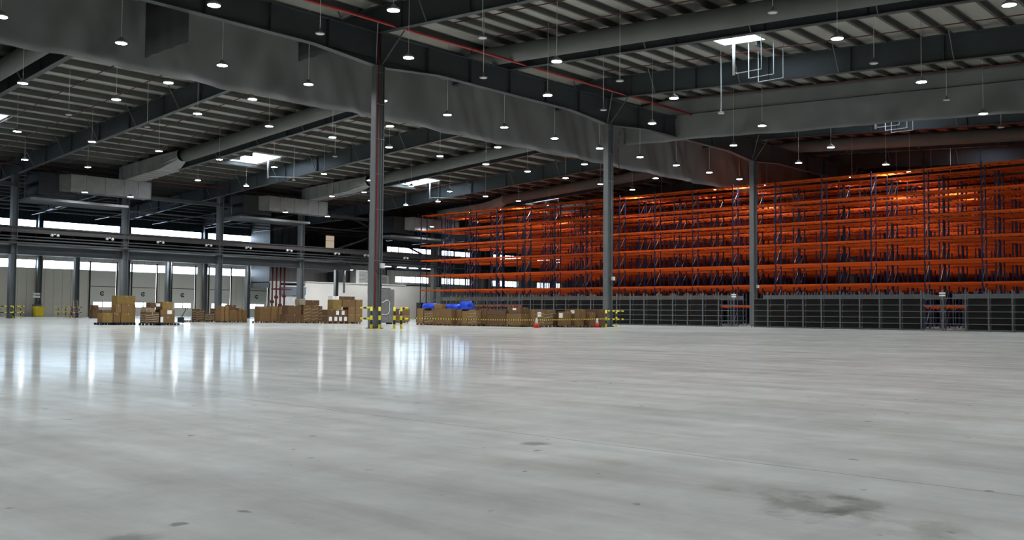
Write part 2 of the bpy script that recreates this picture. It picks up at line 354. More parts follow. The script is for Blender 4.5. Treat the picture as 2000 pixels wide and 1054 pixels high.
# ------------------------------------------------------------------ main steel
def ibeam_y(m, x, ya, yb, zf, depth, fl=.42, th=.04):        # sloping I beam along y
    n_ = 2 if ya < 47 < yb else 1; P = [ya, 47., yb] if n_ == 2 else [ya, yb]
    for a, b in zip(P[:-1], P[1:]):
        za, zb = zf(a), zf(b)
        m.prism([(a, za), (b, zb), (b, zb+depth), (a, za+depth)], 0, x-.02, x+.02)
        m.prism([(a, za), (b, zb), (b, zb+th), (a, za+th)], 0, x-fl/2, x+fl/2)
        m.prism([(a, za+depth-th), (b, zb+depth-th), (b, zb+depth), (a, za+depth)], 0, x-fl/2, x+fl/2)
RB = lambda y: 18.6-.058*abs(y-47)
k = 0; x = 1.6
RX = [1.6+12*i for i in range(16)]
for x in RX:
    k += 1
    m = MB()
    for ya, yb in ((Y0, 47.), (47., Y1)): ibeam_y(m, x, ya, yb, RB, 1.72)
    st = m; yy = Y0+4
    while yy < Y1:
        if abs(yy-47) > 1:
            z = RB(yy); st.box(x-.18, x+.18, yy-.012, yy+.012, z+.03, z+1.69)
        yy += 6
    o = tag(m.build('roof_beam', 'steel'), 'dark grey sloping steel roof beam, %s from the left' % ORD[k-1], 'roof beam', 'sloping roof beams')
    yy = Y0+7
    while yy < Y1-4:
        z = RB(yy)
        for s in (-1, 1): MB().bar((x+s*.2, yy, z+.05), (x+s*1.15, yy, z+1.78), .06).build('fly_brace', 'flange', o)
        yy += 7.4
# main girder on the central column line
m = MB(); xa, xb = X0, X1
m.box(xa, xb, CY-.02, CY+.02, 16.85, 18.55).box(xa, xb, CY-.25, CY+.25, 18.5, 18.55)
pts = [(xa, 16.85)]
for c in CX: pts += [(c-5, 16.85), (c-.5, 16.45), (c+.5, 16.45), (c+5, 16.85)]
pts.append((xb, 16.85))
for (a, za), (b, zb) in zip(pts[:-1], pts[1:]):
    m.prism([(a, za-.04), (b, zb-.04), (b, zb+.01), (a, za+.01)], 1, CY-.25, CY+.25)
    if za != zb or za < 16.8: m.prism([(a, za), (b, zb), (b, 16.9), (a, 16.9)], 1, CY-.02, CY+.02)
x = xa+3.6
while x < xb: m.box(x-.015, x+.015, CY-.23, CY+.23, 16.86, 18.51); x += 4
g = tag(m.build('main_girder', 'steel'), 'deep dark grey main girder running across the tops of the three front columns', 'girder')
# lower secondary tie seen under the girder
def hcol(m, x, y, z1, dx=.62, dy=.40, t=.045):
    m.box(x-dx/2, x-dx/2+t, y-dy/2, y+dy/2, 0, z1); return m
CL = {1: 'tallest grey steel column in front, red pipe on its side', 2: 'grey steel column standing at the right end of the long carton row', 3: 'grey steel column standing in front of the orange racks behind grey shelving',
      0: 'grey steel column off to the left of the picture', 4: 'grey steel column hidden deep in the orange racks, nearer one', 5: 'grey steel column hidden deep in the orange racks, middle one', 6: 'grey steel column hidden deep in the orange racks, farthest one'}
def column(x, y, z1, label, group, dx=.66, dy=.46, big=True):
    o = empty('steel_column', (x, y, 0), label, 'column', group)
    for s in (-1, 1): MB().box(s*dx/2-.022, s*dx/2+.022, -dy/2, dy/2, 0, z1).build('flange', 'flange' if s < 0 else 'col', o)
    MB().box(-dx/2+.02, dx/2-.02, -.015, .015, 0, z1).build('web', 'col', o)
    MB().box(-dx/2-.1, dx/2+.1, -dy/2-.1, dy/2+.1, 0, .04).build('base_plate', 'dark', o)
    return o
for i, cx in enumerate(CX):
    o = column(cx, CY, 16.42, CL[i], 'columns under the main girder')
    if i in (1, 2, 3):
        for z in (4.2, 7.4, 9.6, 11.8, 14.0, 16.0): MB().bar((-.3, -.26, z), (.36, -.26, z), .03).build('cable_bracket', 'rackgalv', o)
        for q in (.12, .30): MB().tube([(q, -.25, 1.4), (q, -.25, 16.3)], .02, 6).build('conduit', 'galv', o)
        MB().box(.12, .42, -.42, -.26, 3.75, 4.05).build('junction_box', 'white', o)
        MB().tube([(.1+.28*math.cos(t), -.33, 3.62+.28*math.sin(t)) for t in [math.pi*(1+j/10) for j in range(11)]], .02, 6).build('cable_loop', 'black', o)
    for s in (-1, 1):
        MB().bar((s*.2, 0, 16.5), (s*.2+s*.9, -1.2, 18.8), .07).build('top_brace', 'flange', o)
tag(MB().tube([(CX[1]-.16, CY-.22, 1.2), (CX[1]-.16, CY-.22, 18.4)], .04, 8).build('sprinkler_pipe', 'red'), 'vertical red sprinkler pipe fixed in the recess of the tallest front column', 'pipe')

# ------------------------------------------------------------------ smoke curtains
def cloth(fn, n, hseg, seed):
    rnd = random.Random(seed); m = MB(); W = n+1
    for i in range(n+1):
        for j in range(hseg+1): m.v.append(fn(i/n, j/hseg))
    for i in range(n):
        for j in range(hseg):
            a = i*(hseg+1)+j; m.f.append([a, a+hseg+1, a+hseg+2, a+1]); m.sm.append(len(m.f)-1)
    return m
def fold(u, v, k):
    h = 1-v
    return (.17*math.sin(u*1.05+h*3.6+k)+.13*math.sin(u*2.3-h*4.4+2*k)*math.sin(u*.31+k)**2+.09*math.sin(u*4.1+h*7+k*3)*math.sin(u*.23+2*k)**2+.13*math.sin(u*.37+k))*(.2+.8*math.sin(min(1, v*1.15)*1.75))
def curtL(s, t):
    x = X0+.1+(71.1-X0)*s
    zt = roof(52)-.35; sag = .04*math.sin(x*.26)+.025*math.sin(x*1.7)
    z = zt+(14.62-sag-zt)*t; return (x, 52+fold(x, t, 1.), z)
def solid(o, th=.02):
    d = o.modifiers.new('thickness', 'SOLIDIFY'); d.thickness = th; return o
tag(solid(cloth(curtL, 420, 14, 1).build('smoke_curtain', 'curtain')), 'long draped grey smoke curtain hanging across the roof from the upper left', 'smoke curtain', 'smoke curtains')
def curtL2(s, t):
    x = 71.3+(128-71.3)*s; zt = roof(52)-.35
    return (x, 52+fold(x, t, 1.), zt+(14.6-.04*math.sin(x*.26)-zt)*t)
tag(solid(cloth(curtL2, 240, 12, 2).build('smoke_curtain', 'curtain')), 'grey smoke curtain continuing rightwards above the orange racks', 'smoke curtain', 'smoke curtains')
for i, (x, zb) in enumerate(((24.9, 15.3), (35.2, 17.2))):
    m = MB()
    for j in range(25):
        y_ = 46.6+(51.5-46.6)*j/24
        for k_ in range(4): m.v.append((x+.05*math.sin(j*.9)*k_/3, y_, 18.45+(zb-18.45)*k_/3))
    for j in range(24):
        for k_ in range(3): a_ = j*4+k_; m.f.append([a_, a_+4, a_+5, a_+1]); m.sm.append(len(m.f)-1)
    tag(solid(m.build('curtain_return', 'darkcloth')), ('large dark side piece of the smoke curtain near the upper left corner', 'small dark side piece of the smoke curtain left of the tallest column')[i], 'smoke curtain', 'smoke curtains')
def curtR(s, t):
    y = 51.8+(Y0+.3-51.8)*s; zt = roof(y)-.35; zb = 16.75-.047*(52-y)-.03*math.sin(y*.4)
    return (71.35+fold(y, t, 2.4)*.7*min(1, max(0, (t-.3)*2)), y, zt+(zb-zt)*t)
o = tag(solid(cloth(curtR, 360, 14, 3).build('smoke_curtain', 'curtain')), 'grey smoke curtain on the right hanging above and in front of the orange racks', 'smoke curtain', 'smoke curtains')
m = MB(); m.bar((71.2, 51.5, 19.0), (71.2, Y0+1, 15.05), .05); m.build('hem_batten', 'dark', o)

# ------------------------------------------------------------------ fabric ducts
def dz(y): return roof(y)-1.2
for i, (x, ya, yb, lab) in enumerate(((24.3, Y0+2, 93., 'round grey fabric air duct passing through the curtain at the upper left'), (48.35, Y0+2, 90.5, 'round grey fabric air duct running up past the tallest front column'), (72.65, Y0+2, 90.5, 'round grey fabric air duct above the right part of the racks'), (96.3, Y0+2, 90.5, 'round grey fabric air duct hidden high behind the right smoke curtain'))):
    o = tag(MB().tube([(x, y_, dz(y_)) for y_ in ([ya, 47., yb])], .63, 28).build('air_duct', 'duct'), lab, 'air duct', 'round air ducts')
# ------------------------------------------------------------------ sprinkler pipes
tag(MB().tube([(X0+1, 44.5, 18.62), (71.8, 44.5, 18.62)], .09, 10).build('sprinkler_pipe', 'red'), 'thick red main sprinkler pipe running beside the main girder', 'pipe')
sx = [18, 22, 26.6, 30.5, 34.2, 42, 46, 54, 58.2, 66, 70, 78, 83.8, 90, 94, 102]
for i, x in enumerate(sx):
    yb = 43.5 if i != 0 else 43.5
    o = tag(MB().tube([(x, Y0+1, roof(Y0+1)-.62), (x, 44.4, roof(44.4)-.62)], .036, 6).build('branch_pipe', 'darkred'), 'thin red pipe on the near roof slope, %s from the left' % ORD[i], 'pipe', 'branch sprinkler pipes')
    if x < 100:
        tag(MB().tube([(x, 52.6, roof(52.6)-.62), (x, 104, roof(104)-.62)], .036, 6).build('branch_pipe', 'darkred'), 'thin red pipe on the far roof slope, %s from the left' % ORD[i], 'pipe', 'branch sprinkler pipes')
tag(MB().tube([(X0+1, 104.55, 16.0), (100, 104.55, 16.0)], .09, 8).build('sprinkler_pipe', 'darkred'), 'dark red sprinkler main above the mezzanine edge, far from the camera', 'pipe')

# ------------------------------------------------------------------ high-bay lamps
def make_lamp(lit, drop):
    o = empty('high_bay_lamp', (0, 0, 15.3), 'x', 'lamp')
    MB().lathe([(.30, -.05), (.33, .0), (.30, .06), (.16, .12), (.10, .22), (.05, .27)] if lit else [(.22, -.05), (.25, -.03), (.24, .02), (.08, .05), (.04, .26)], n=20).build('housing', 'galv', o)
    l = MB(); k = 20; r = .29 if lit else .2
    l.v += [(r*math.cos(2*math.pi*i/k), r*math.sin(2*math.pi*i/k), -.055) for i in range(k)]; l.f.append(list(range(k))[::-1])
    l.build('lens', 'lamp' if lit else 'lampoff', o)
    MB().tube([(0, 0, .25), (0, 0, drop)], .012 if lit else .016, 6).build('suspension_rod', 'pvc', o)
    return o
protos = {}
def lamp(x, y, lit, label, group, z=15.3, top=None):
    top = top or roof(y)-.01-z; key = (lit, round(top, 2))
    if key not in protos:
        o = make_lamp(lit, round(top, 2)); protos[key] = o
    else: o = dup(protos[key], (0, 0, 0))
    o.location = (x, y, z); o['label'] = label; o['group'] = group; return o
gx = lambda k: CX[1]+6*(k+.5)
rows = [(34.1, [-7, -5, -3, -1, 1, 3, 5, 7, 9, 11, 13, 15], 'near row of every other lamp, just in front of the main girder', 2, -1),
        (39.95, [-8, -6, -4, -2, 0, 2, 4, 6, 8, 10, 12, 14], 'nearest row beside the main girder', 2, 0)]
def rowlamps(y, ks, desc, lit=True, z=15.3, grp='lit high-bay lamps'):
    for i, k in enumerate(ks):
        lamp(gx(k), y, lit, ('lit' if lit else 'unlit')+' round lamp, %s from left in the %s' % (ORD[i] if i < 20 else 'last', desc), grp, z)
# row A at Y 34.1 : lit at gx(2),(4),(6)...; row 0 at Y 39.95 : lit at gx(-?)
rowlamps(34.15, [-6, -4, -2, 0, 2, 4, 6, 8, 9, 10, 11, 12], 'second row before the girder')
rowlamps(34.15, [-5, -3, -1, 1, 3], 'second row before the girder', False, grp='unlit high-bay lamps')
rowlamps(39.95, [-5, -3, -1, 1, 3, 5, 7, 9, 11], 'row just before the girder')
rowlamps(39.95, [-4, -2, 0, 2], 'row just before the girder', False, grp='unlit high-bay lamps')
rowlamps(20.4, [-6, -4, -2, -1, 1, 3, 5, 7, 9, 11], 'row by the large roof light')
rowlamps(20.9, [0, 2, 4, 6], 'row by the large roof light', False, grp='unlit high-bay lamps')
rowlamps(12.3, [-6, -4, -2, 1, 3, 5, 7, 9], 'upper right row')
rowlamps(4.5, [-7, -5, -3, -1, 1, 3, 5], 'row overhead the camera')
rowlamps(-8., [-6, -4], 'row behind the camera')  # out-of-view pair, added to brighten the foreground floor
rowlamps(49.45, list(range(-5, 10)), 'row before the smoke curtain')
rowlamps(55.85, [-4, -2, -1, 1, 3, 5, 7, 9, 11], 'first row behind the smoke curtain')
rowlamps(63.1, list(range(-4, 10)), 'second row behind the smoke curtain')
rowlamps(80.7, list(range(-3, 11)), 'row midway to the mezzanine')
rowlamps(89.2, [5, 7, 9, 11], 'sparse row before the mezzanine')
rowlamps(95.5, [-3, -1, 0, 2, 3, 5, 6, 7, 9], 'row by the far roof lights')
rowlamps(70.8, [-2, -1, 2], 'row between curtain and ducts', False, grp='unlit high-bay lamps')
for i, x in enumerate((42.7, 47.7, 67.6, 74.0, 92.4)): lamp(x, 101, True, 'low lit lamp before the mezzanine ducts, %s from left' % ORD[i], 'lit high-bay lamps', 13.42, 1.9)
for i, (x, y_) in enumerate(((64.7, 34.3), (100, 34), (106.4, 34), (112.7, 34.4), (106.5, 40), (106.6, 49.7), (94, 56))[:0]): pass
# round lamps under the mezzanine
for i, x in enumerate((43.1, 51.4, 62.4, 66.9, 74.6, 85.7, 91)):
    o = empty('round_lamp', (x, 118, 7.5), 'small round ceiling lamp lit under the mezzanine, %s from the left' % ORD[i], 'lamp', 'round lamps under the mezzanine')
    MB().lathe([(.38, 0), (.42, .1), (.12, .3)], n=14).build('housing', 'galv', o); MB().lathe([(.02, -.012), (.36, -.01)], n=14).build('lens', 'lamplow', o); MB().tube([(0, 0, .3), (0, 0, .56 if x < 82 else 1.86)], .02, 5).build('suspension_rod', 'dark', o)
for i, (x, y_) in enumerate(((87.6, 118), (98.2, 118), (101.4, 118), (104.4, 118.5), (107.2, 118.5), (97.5, 120))):
    o = empty('tube_lamp', (x, y_, 8.35), 'short lit fluorescent tube fitting under the mezzanine, %s from the left' % ORD[i], 'lamp', 'tube lamps under the mezzanine')
    MB().box(-.9, .9, -.12, .12, 0, .1).build('housing', 'white', o); MB().box(-.85, .85, -.1, .1, -.06, 0).build('lens', 'tube', o); MB().tube([(0, 0, .1), (0, 0, 1.0)], .02, 5).build('suspension_rod', 'dark', o)

# ------------------------------------------------------------------ white drop pipes under roof lights
def dropset(cx, cy, lab):
    o = empty('hanging_pipe_frame', (cx, cy, 0), lab, 'pipe frame', 'pipe frames under the roof lights')
    zt = roof(cy)-.01
    for x in (-1.55, .15, 1.5): MB().tube([(x, .95, zt if x > -1 else 17.3), (x, .95, 17.2), (x, -.9, 17.2), (x, -.9, zt)], .035, 6).build('pipe_loop', 'pvc', o)
    MB().tube([(-1.6, 1.1, zt), (-1.6, 1.1, 17.1)], .10, 8).build('drop_pipe', 'pvc', o)
dropset(57.85, 30.7, 'white hanging pipe loops beside the large roof light on the right')
dropset(81.9, 30.7, 'pale hanging pipe loops glinting below the right smoke curtain')
for (cx, lab) in ((60.5, 'white hanging pipe frame beside the roof light left of the tall column'), (84.5, 'white hanging pipe frame beside the roof light behind the tall column')):
    o = empty('hanging_pipe_frame', (cx-2.6, 88.8, 0), lab, 'pipe frame', 'pipe frames under the roof lights')
    MB().tube([(0, 1.2, 17.6), (0, 1.2, 15.6)], .1, 8).build('drop_pipe', 'pvc', o)
    MB().tube([(0, 1.2, 15.75), (4.2, -1.2, 15.9)], .05, 6).build('pipe_arm', 'pvc', o)
for i, (x, y_, z) in enumerate(((60.3, 35.1, 15.6), (57.5, 84.5, 14.8))):
    o = empty('hanging_detector', (x, y_, z), ('white detector on a long thin rod below the large roof light', 'white detector on a thin rod near the roof light left of the tall column')[i], 'detector', 'detectors on rods')
    MB().lathe([(.22, 0), (.12, .12), (.04, .2)], n=12).build('sensor', 'white', o); MB().tube([(0, 0, .18), (0, 0, roof(y_)-.005-z)], .03, 6).build('suspension_rod', 'pvc', o)

# ------------------------------------------------------------------ mezzanine
MX0, MX1 = X0+.5, 118.
tr = structure(MB().box(MX0, MX1, 106.3, Y1, 9.35, 9.6).build('trim_1', 'steel'), 'mezzanine floor slab')
o = tag(MB().box(MX0, MX1, 105.9, 105.94, 9.1, 9.62).box(MX0, MX1, 105.7, 106.15, 9.62, 9.7).box(MX0, MX1, 105.75, 106.1, 9.06, 9.12).build('mezzanine_beam', 'mezz'), 'upper edge beam of the mezzanine with a pale top flange', 'beam', 'mezzanine edge beams')
o = tag(MB().box(MX0, 82, 106.3, 106.34, 6.8, 7.7).box(MX0, 82, 106.1, 106.55, 7.66, 7.72).box(MX0, 82, 106.1, 106.55, 6.76, 6.82).build('mezzanine_beam', 'steel'), 'lower deep beam under the mezzanine edge', 'beam', 'mezzanine edge beams')
tag(MB().box(82, 112, 108.0, 108.04, 8.0, 8.8).box(82, 112, 107.8, 108.25, 8.76, 8.82).box(82, 112, 107.8, 108.25, 7.96, 8.02).build('mezzanine_beam', 'steel'), 'lower mezzanine beam on the right above the tube lamps', 'beam', 'mezzanine edge beams')
m = MB(); x = MX0+1
for i in range(48):
    xx = 20+i*2.0; m = MB().box(xx-.015, xx+.015, 106.4, Y1, 8.75, 9.35).box(xx-.1, xx+.1, 106.4, Y1, 8.73, 8.76); m.build('floor_joist', 'steel', tr)
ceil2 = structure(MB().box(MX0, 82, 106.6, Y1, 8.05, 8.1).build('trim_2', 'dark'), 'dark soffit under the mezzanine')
for i, (yy, z, r, mt, lab) in enumerate(((105.4, 8.62, .07, 'pipegrey', 'thin pale pipe'), (105.5, 8.3, .09, 'steel', 'dark grey pipe'), (105.5, 7.95, .11, 'pipegrey', 'thick pale pipe'))):
    tag(MB().tube([(MX0, yy, z), (104, yy, z)], r, 8).build('service_pipe', mt), '%s running along the mezzanine edge, %s from the top' % (lab, ORD[i]), 'pipe', 'service pipes along the mezzanine')
for i, x in enumerate((35.6, 41.6, 47.6, 53.6, 59.8, 65.3, 71.4, 79.1, 84.2, 91.5, 98.5)):
    o = empty('twin_spot_lamp', (x, 105.6, 9.0), 'unlit twin-head emergency lamp on the mezzanine edge, %s from the left' % ORD[i], 'emergency lamp', 'twin emergency lamps')
    MB().box(-.1, .1, 0, .2, .0, .12).build('bracket', 'white', o)
    for s in (-1, 1): MB().lathe([(.02, -.17), (.15, -.1), (.17, 0), (.1, .13), (.02, .16)], (s*.32, 0, -.05), 12).build('lamp_head', 'white', o)
# far columns
for i in range(-2, 6):
    x = CX[1]+12*i
    nm = {0: 'grey mezzanine column nearest the left edge of the picture', 1: 'grey mezzanine column rising behind the left carton pile', 2: 'grey mezzanine column behind the middle carton row, right of the dock doors', 3: 'grey mezzanine column in front of the white office wall', -1: 'grey mezzanine column left of the picture, nearer one', -2: 'grey mezzanine column left of the picture, farther one', 4: 'grey mezzanine column hidden behind the tallest front column', 5: 'grey mezzanine column right of the tallest front column'}[i]
    o = column(x, 106.2, RB(106) if i % 1 == 0 else 0, nm, 'mezzanine front columns', .55, .75)
for i, x in enumerate((49.6, 61.6, 73.6)):
    column(x, 119, 8.7, 'dark grey column under the mezzanine before the dock doors, %s from the left' % ORD[i], 'columns under the mezzanine', .55, .6)
for i, x in enumerate((49.9, 61.9, 73.9, 109., 122.2, 135.)):
    column(x, 131.4, roof(131)-.4, 'slim grey wall column standing against the dock wall, %s from the left' % ORD[i], 'columns against the dock wall', .5, .5)
# cable clips on first wall column
for i, (cx, base) in enumerate(((49.45, 129.9), (73.45, 129.9))):
    tag(MB().tube([(cx, base, 0), (cx, base, 8.06)], .03, 5).build('cable_conduit', 'dark'), 'vertical black cable conduit beside the %s wall column' % ORD[i], 'conduit')
    
# trays and pipes in the zone above the mezzanine
r_ = random.Random(3)
for i, (y_, z, wd) in enumerate(((112., 12.9, .5), (118., 13.1, .35), (125., 13.35, .45))):
    m = MB(); m.box(25, 120, y_-wd/2, y_-wd/2+.03, z, z+.12).box(25, 120, y_+wd/2-.03, y_+wd/2, z, z+.12)
    x = 25
    while x < 120: m.box(x, x+.05, y_-wd/2, y_+wd/2, z, z+.02); x += .5
    tag(m.build('cable_tray', 'galv'), 'galvanised cable tray hung above the mezzanine, %s from the front' % ORD[i], 'cable tray', 'cable trays above the mezzanine')
for i in range(10):
    x = 40+i*8.3; tag(MB().tube([(x, 107.6, 13.9), (x+.3, 131, 13.4)], .05, 6).build('service_pipe', 'galv'), 'thin pale cross pipe under the roof above the mezzanine, %s from the left' % ORD[i], 'pipe', 'cross pipes above the mezzanine')
for i, x in enumerate((82, 86)):
    pass
m = MB().bar((80, 107.5, 9.62), (97, 107.5, 15.2), .22).bar((97, 107.5, 9.62), (80, 107.5, 15.2), .22)
tag(m.build('cross_brace', 'steel'), 'large dark steel cross brace above the mezzanine left of the tall column', 'brace')
tag(MB().box(MX0, 120, 106, 106.4, 13.9, 14.3).build('edge_beam', 'steel'), 'dark horizontal beam above the mezzanine under the roof', 'beam')

# ------------------------------------------------------------------ air handling units and sheet metal ducts
def ahu(dx, lab, zo=0, trunk=True):
    o = empty('air_handling_unit', (dx, 0, zo), lab, 'air handling unit', 'air handling units')
    MB().box(-10.6, -6.6, 103.6, 107, 13.0, 15.4).build('fan_housing', 'dark', o, bevel=.05)
    b = MB().box(-11.6, -1.2, 102.9, 107.3, 12.35, 12.6)
    for x in (-11.4, -8, -4.6, -1.4): b.bar((x, 105.1, 12.6), (x, 105.1, 16.4), .07)
    b.build('platform', 'flange', o)
    c = MB(); c.box(-7.8, 1.0, 102.3, 104.2, 13.55, 15.35)
    c.prism([(-9.2, 104.8), (-7.8, 102.3), (-7.8, 104.2), (-8.6, 106.2)], 2, 13.55, 15.35)
    d = c.build('main_duct', 'galv', o)
    s = MB()
    for x in (-7.8, -6.2, -4.1, -2.0, -.4, 1.0): s.box(x-.04, x+.04, 102.24, 104.26, 13.49, 15.41)
    s.build('duct_flange', 'galv', d)
    if trunk:
        t = MB(); P = [(-1.8, 0), (.4, 0)]
        zl = lambda y: 15.35+(103.3-y)*.06
        t.prism([(103.8, 15.3), (94.5, 15.8), (94.5, 17.3), (103.8, 16.9)], 0, -2.0, .2)
        e = t.build('rising_duct', 'galv', o)
        s = MB(); y_ = 103.
        while y_ > 94.6:
            z = 15.3+(103.8-y_)*.0538; s.box(-2.05, .25, y_-.03, y_+.03, z-.05, z+1.62-(103.8-y_)*.01); y_ -= 1.2
        s.build('duct_flange', 'galv', e)
        # square to round transition
        t = MB(); sq = [(-2., 15.8), (.2, 15.8), (.2, 17.3), (-2., 17.3)]; b0 = len(t.v); N = 16
        for k in range(N):
            a = 2*math.pi*k/N+math.pi/4; c_, s_ = math.cos(a), math.sin(a); q = max(abs(c_), abs(s_))
            t.v.append((-.9+1.1*c_/q, 94.5, 16.55+.75*s_/q))
        for k in range(N):
            a = 2*math.pi*k/N+math.pi/4; t.v.append((-1.6+.66*math.cos(a), 90.3, dz(90.3)-zo+.66*math.sin(a)))
        for k in range(N): t.f.append([k, (k+1) % N, N+(k+1) % N, N+k])
        t.build('round_transition', 'galv', o)
ahu(49.6, 'large galvanised duct and air handling unit at the left, beneath the roof')
ahu(73.9, 'middle galvanised duct and air handling unit left of the tall column', .05)
ahu(98.0, 'small far galvanised duct behind the left end of the orange racks', -.7, True)

# ------------------------------------------------------------------ stair core, offices
o = structure(wall_holes(126.5, .2, [], 4.6, 15.8, 82, 105).build('wall_core', 'wallgrey'), 'grey clad stair core wall')
structure(MB().box(104.8, 105, 126.7, Y1, 5.55, 15.7).box(82, 82.2, 126.7, Y1, 4.6, 15.7).build('wall_core_side', 'wallgrey'))
structure(MB().box(86.6, 115.5, 123.6, 123.85, 0, 5.55).box(80.5, 82, 123.6, 123.85, 0, 5.55).box(115.3, 115.5, 123.85, Y1, 0, 5.55).box(82, 115.5, 123.85, Y1, 5.4, 5.55).build('wall_office', 'wallwhite'), 'low white office wall behind the cartons')
structure(MB().box(86.6, 107, 123.3, 123.9, 5.55, 5.68).build('trim_3', 'white'), 'pale ledge on top of the white office wall')
structure(MB().box(107, 115.6, 123.5, 124.0, 5.55, 5.72).build('trim_4', 'dark'))
structure(MB().box(82.0, 86.6, 123.9, 124, 0, 3.9).build('door_6', 'white'), 'white door below a blue grey lintel')
structure(MB().box(81.9, 86.7, 123.5, 123.7, 3.55, 4.75).build('trim_5', 'lintel'), 'blue grey lintel over the white door'); structure(MB().box(81.6, 87, 123.4, 123.72, 4.75, 4.95).build('trim_6', 'white'))
o = tag(MB().box(82.5, 86.8, 126.3, 126.5, 9.6, 13.9).build('teal_panel', 'teal'), 'pale teal partition sheets above the mezzanine at the stair core', 'partition')
m = MB()
for x in (82.5, 84.0, 85.3, 86.8): m.box(x-.03, x+.03, 126.25, 126.31, 9.6, 13.9)
m.build('frame', 'dark', o)
o = empty('doorway', (93.2, 126.4, 9.6), 'narrow beige lit door above the mezzanine on the grey core wall', 'door')
MB().box(-.85, .85, 0, .08, 0, 3.75).build('door_leaf', 'glow', o); MB().box(-.95, -.85, -.04, .1, 0, 3.85).box(.85, .95, -.04, .1, 0, 3.85).box(-.95, .95, -.04, .1, 3.75, 3.9).box(-.85, .85, -.03, 0, 2.9, 2.95).build('frame', 'dark', o)  # emissive slab fills the opening in place of a lit interior
# red riser pipes
rp = empty('riser_manifold', (80.4, 121.5, 0), 'cluster of dark red sprinkler riser pipes and valves beside the last dock door', 'pipes')
for i, x in enumerate((-1.1, -.4, .3, 1.)): MB().tube([(x, 0, 0), (x, 0, 7.8)], .13, 8).build('riser_pipe', 'darkred', rp)
for i, (x, z) in enumerate(((-1.1, 2.4), (-.4, 3.1), (.3, 1.9), (1., 3.3))):
    MB().lathe([(.05, -.25), (.28, -.2), (.28, .2), (.05, .25)], (x, 0, z), 10).build('valve', 'darkred', rp)
MB().tube([(-1.3, -.1, 4.3), (2.2, -.1, 4.3)], .12, 8).build('cross_pipe', 'darkred', rp)
# roof equipment on office
for i, (x0_, x1_, y_, z0_, z1_, mt, lab) in enumerate(((97, 100.3, 124.3, 5.55, 7.9, 'white', 'white box unit on top of the office block'), (101.5, 104, 124.3, 5.55, 7.2, 'galv', 'silver box unit on top of the office block'), (92.5, 95, 124.3, 5.55, 7.4, 'dark', 'dark box unit on top of the office block'))):
    o = empty('rooftop_unit', ((x0_+x1_)/2, y_, z0_), lab, 'equipment', 'units on the office block'); hw = (x1_-x0_)/2
    MB().box(-hw, hw, 0, 1.6, .1, z1_-z0_).build('casing', mt, o, bevel=.04); MB().box(-hw+.1, -hw+.3, .1, 1.5, 0, .1).box(hw-.3, hw-.1, .1, 1.5, 0, .1).build('feet', 'dark', o)
    m = MB(); z = .35
    while z < z1_-z0_-.25: m.box(-hw*.6, hw*.6, -.03, 0, z, z+.06); z += .14
    m.build('louvre', 'dark', o)
for i, (x, y_, z0_, z1_) in enumerate(((89.8, 118, 3.9, 9.36), (94.6, 118, 3.8, 9.36))):
    tag(MB().tube([(x, y_, z0_), (x, y_, z1_)], .16, 10).build('vertical_duct', 'galv'), 'short shiny vertical tube hanging before the white office wall, %s' % ('left one', 'right one')[i], 'pipe', 'shiny vertical tubes')
tag(MB().box(99.2, 103.6, 123.3, 123.6, 3.9, 5.0).box(99.4, 103.4, 123.25, 123.3, 4.05, 4.85).build('wall_vent', 'dark'), 'dark rectangular grille high on the white office wall', 'vent')
column(88.3, 118, 8.7, 'dark narrow column before the white office wall', 'columns under the mezzanine', .5, .5)

# ------------------------------------------------------------------ orange pallet racks
LV = [2.0, 4.06, 6.08, 8.13, 10.2, 12.25, 14.37]; RY = [98.4-4.85*i for i in range(22)]; RD = 1.1; TOP = 14.65
def frame_mesh():
    m = MB()
    for x in (0, RD): m.box(x-.05, x+.05, -.055, .055, 0, TOP)
    return m
def brace_mesh():
    m = MB(); z = .15
    while z < TOP-2.0:
        m.bar((0, 0, z), (RD, 0, z+1.5), .035).bar((0, 0, z+1.95), (RD, 0, z+1.95), .03); z += 2.05
    return m
fm = frame_mesh().mesh('upright_frame', 'blue'); bm_ = brace_mesh().mesh('brace', 'rackgalv')
beam1 = MB().box(-.035, .035, -4.79, -.06, -.08, .08).mesh('beam', 'orange')
bl = MB().box(-.035, .035, RY[-1], RY[0], -.08, .08).mesh('beam', 'orange')
bars = MB()
for i in range(len(RY)-1):
    for k in range(6):
        yy = RY[i]-.4-k*.8
        for z in LV: bars.box(.03, RD-.03, yy-.05, yy+.05, z-.03, z+.06)
barm = bars.mesh('deck_bar', 'orange')
def link(name, me, parent, loc=(0, 0, 0)):
    o = bpy.data.objects.new(name, me); COL.objects.link(o); o.parent = parent; o.location = loc; return o
rackx = [88.0]
x = 91.9
while x < 150: rackx += [x, x+1.45]; x += 5.3
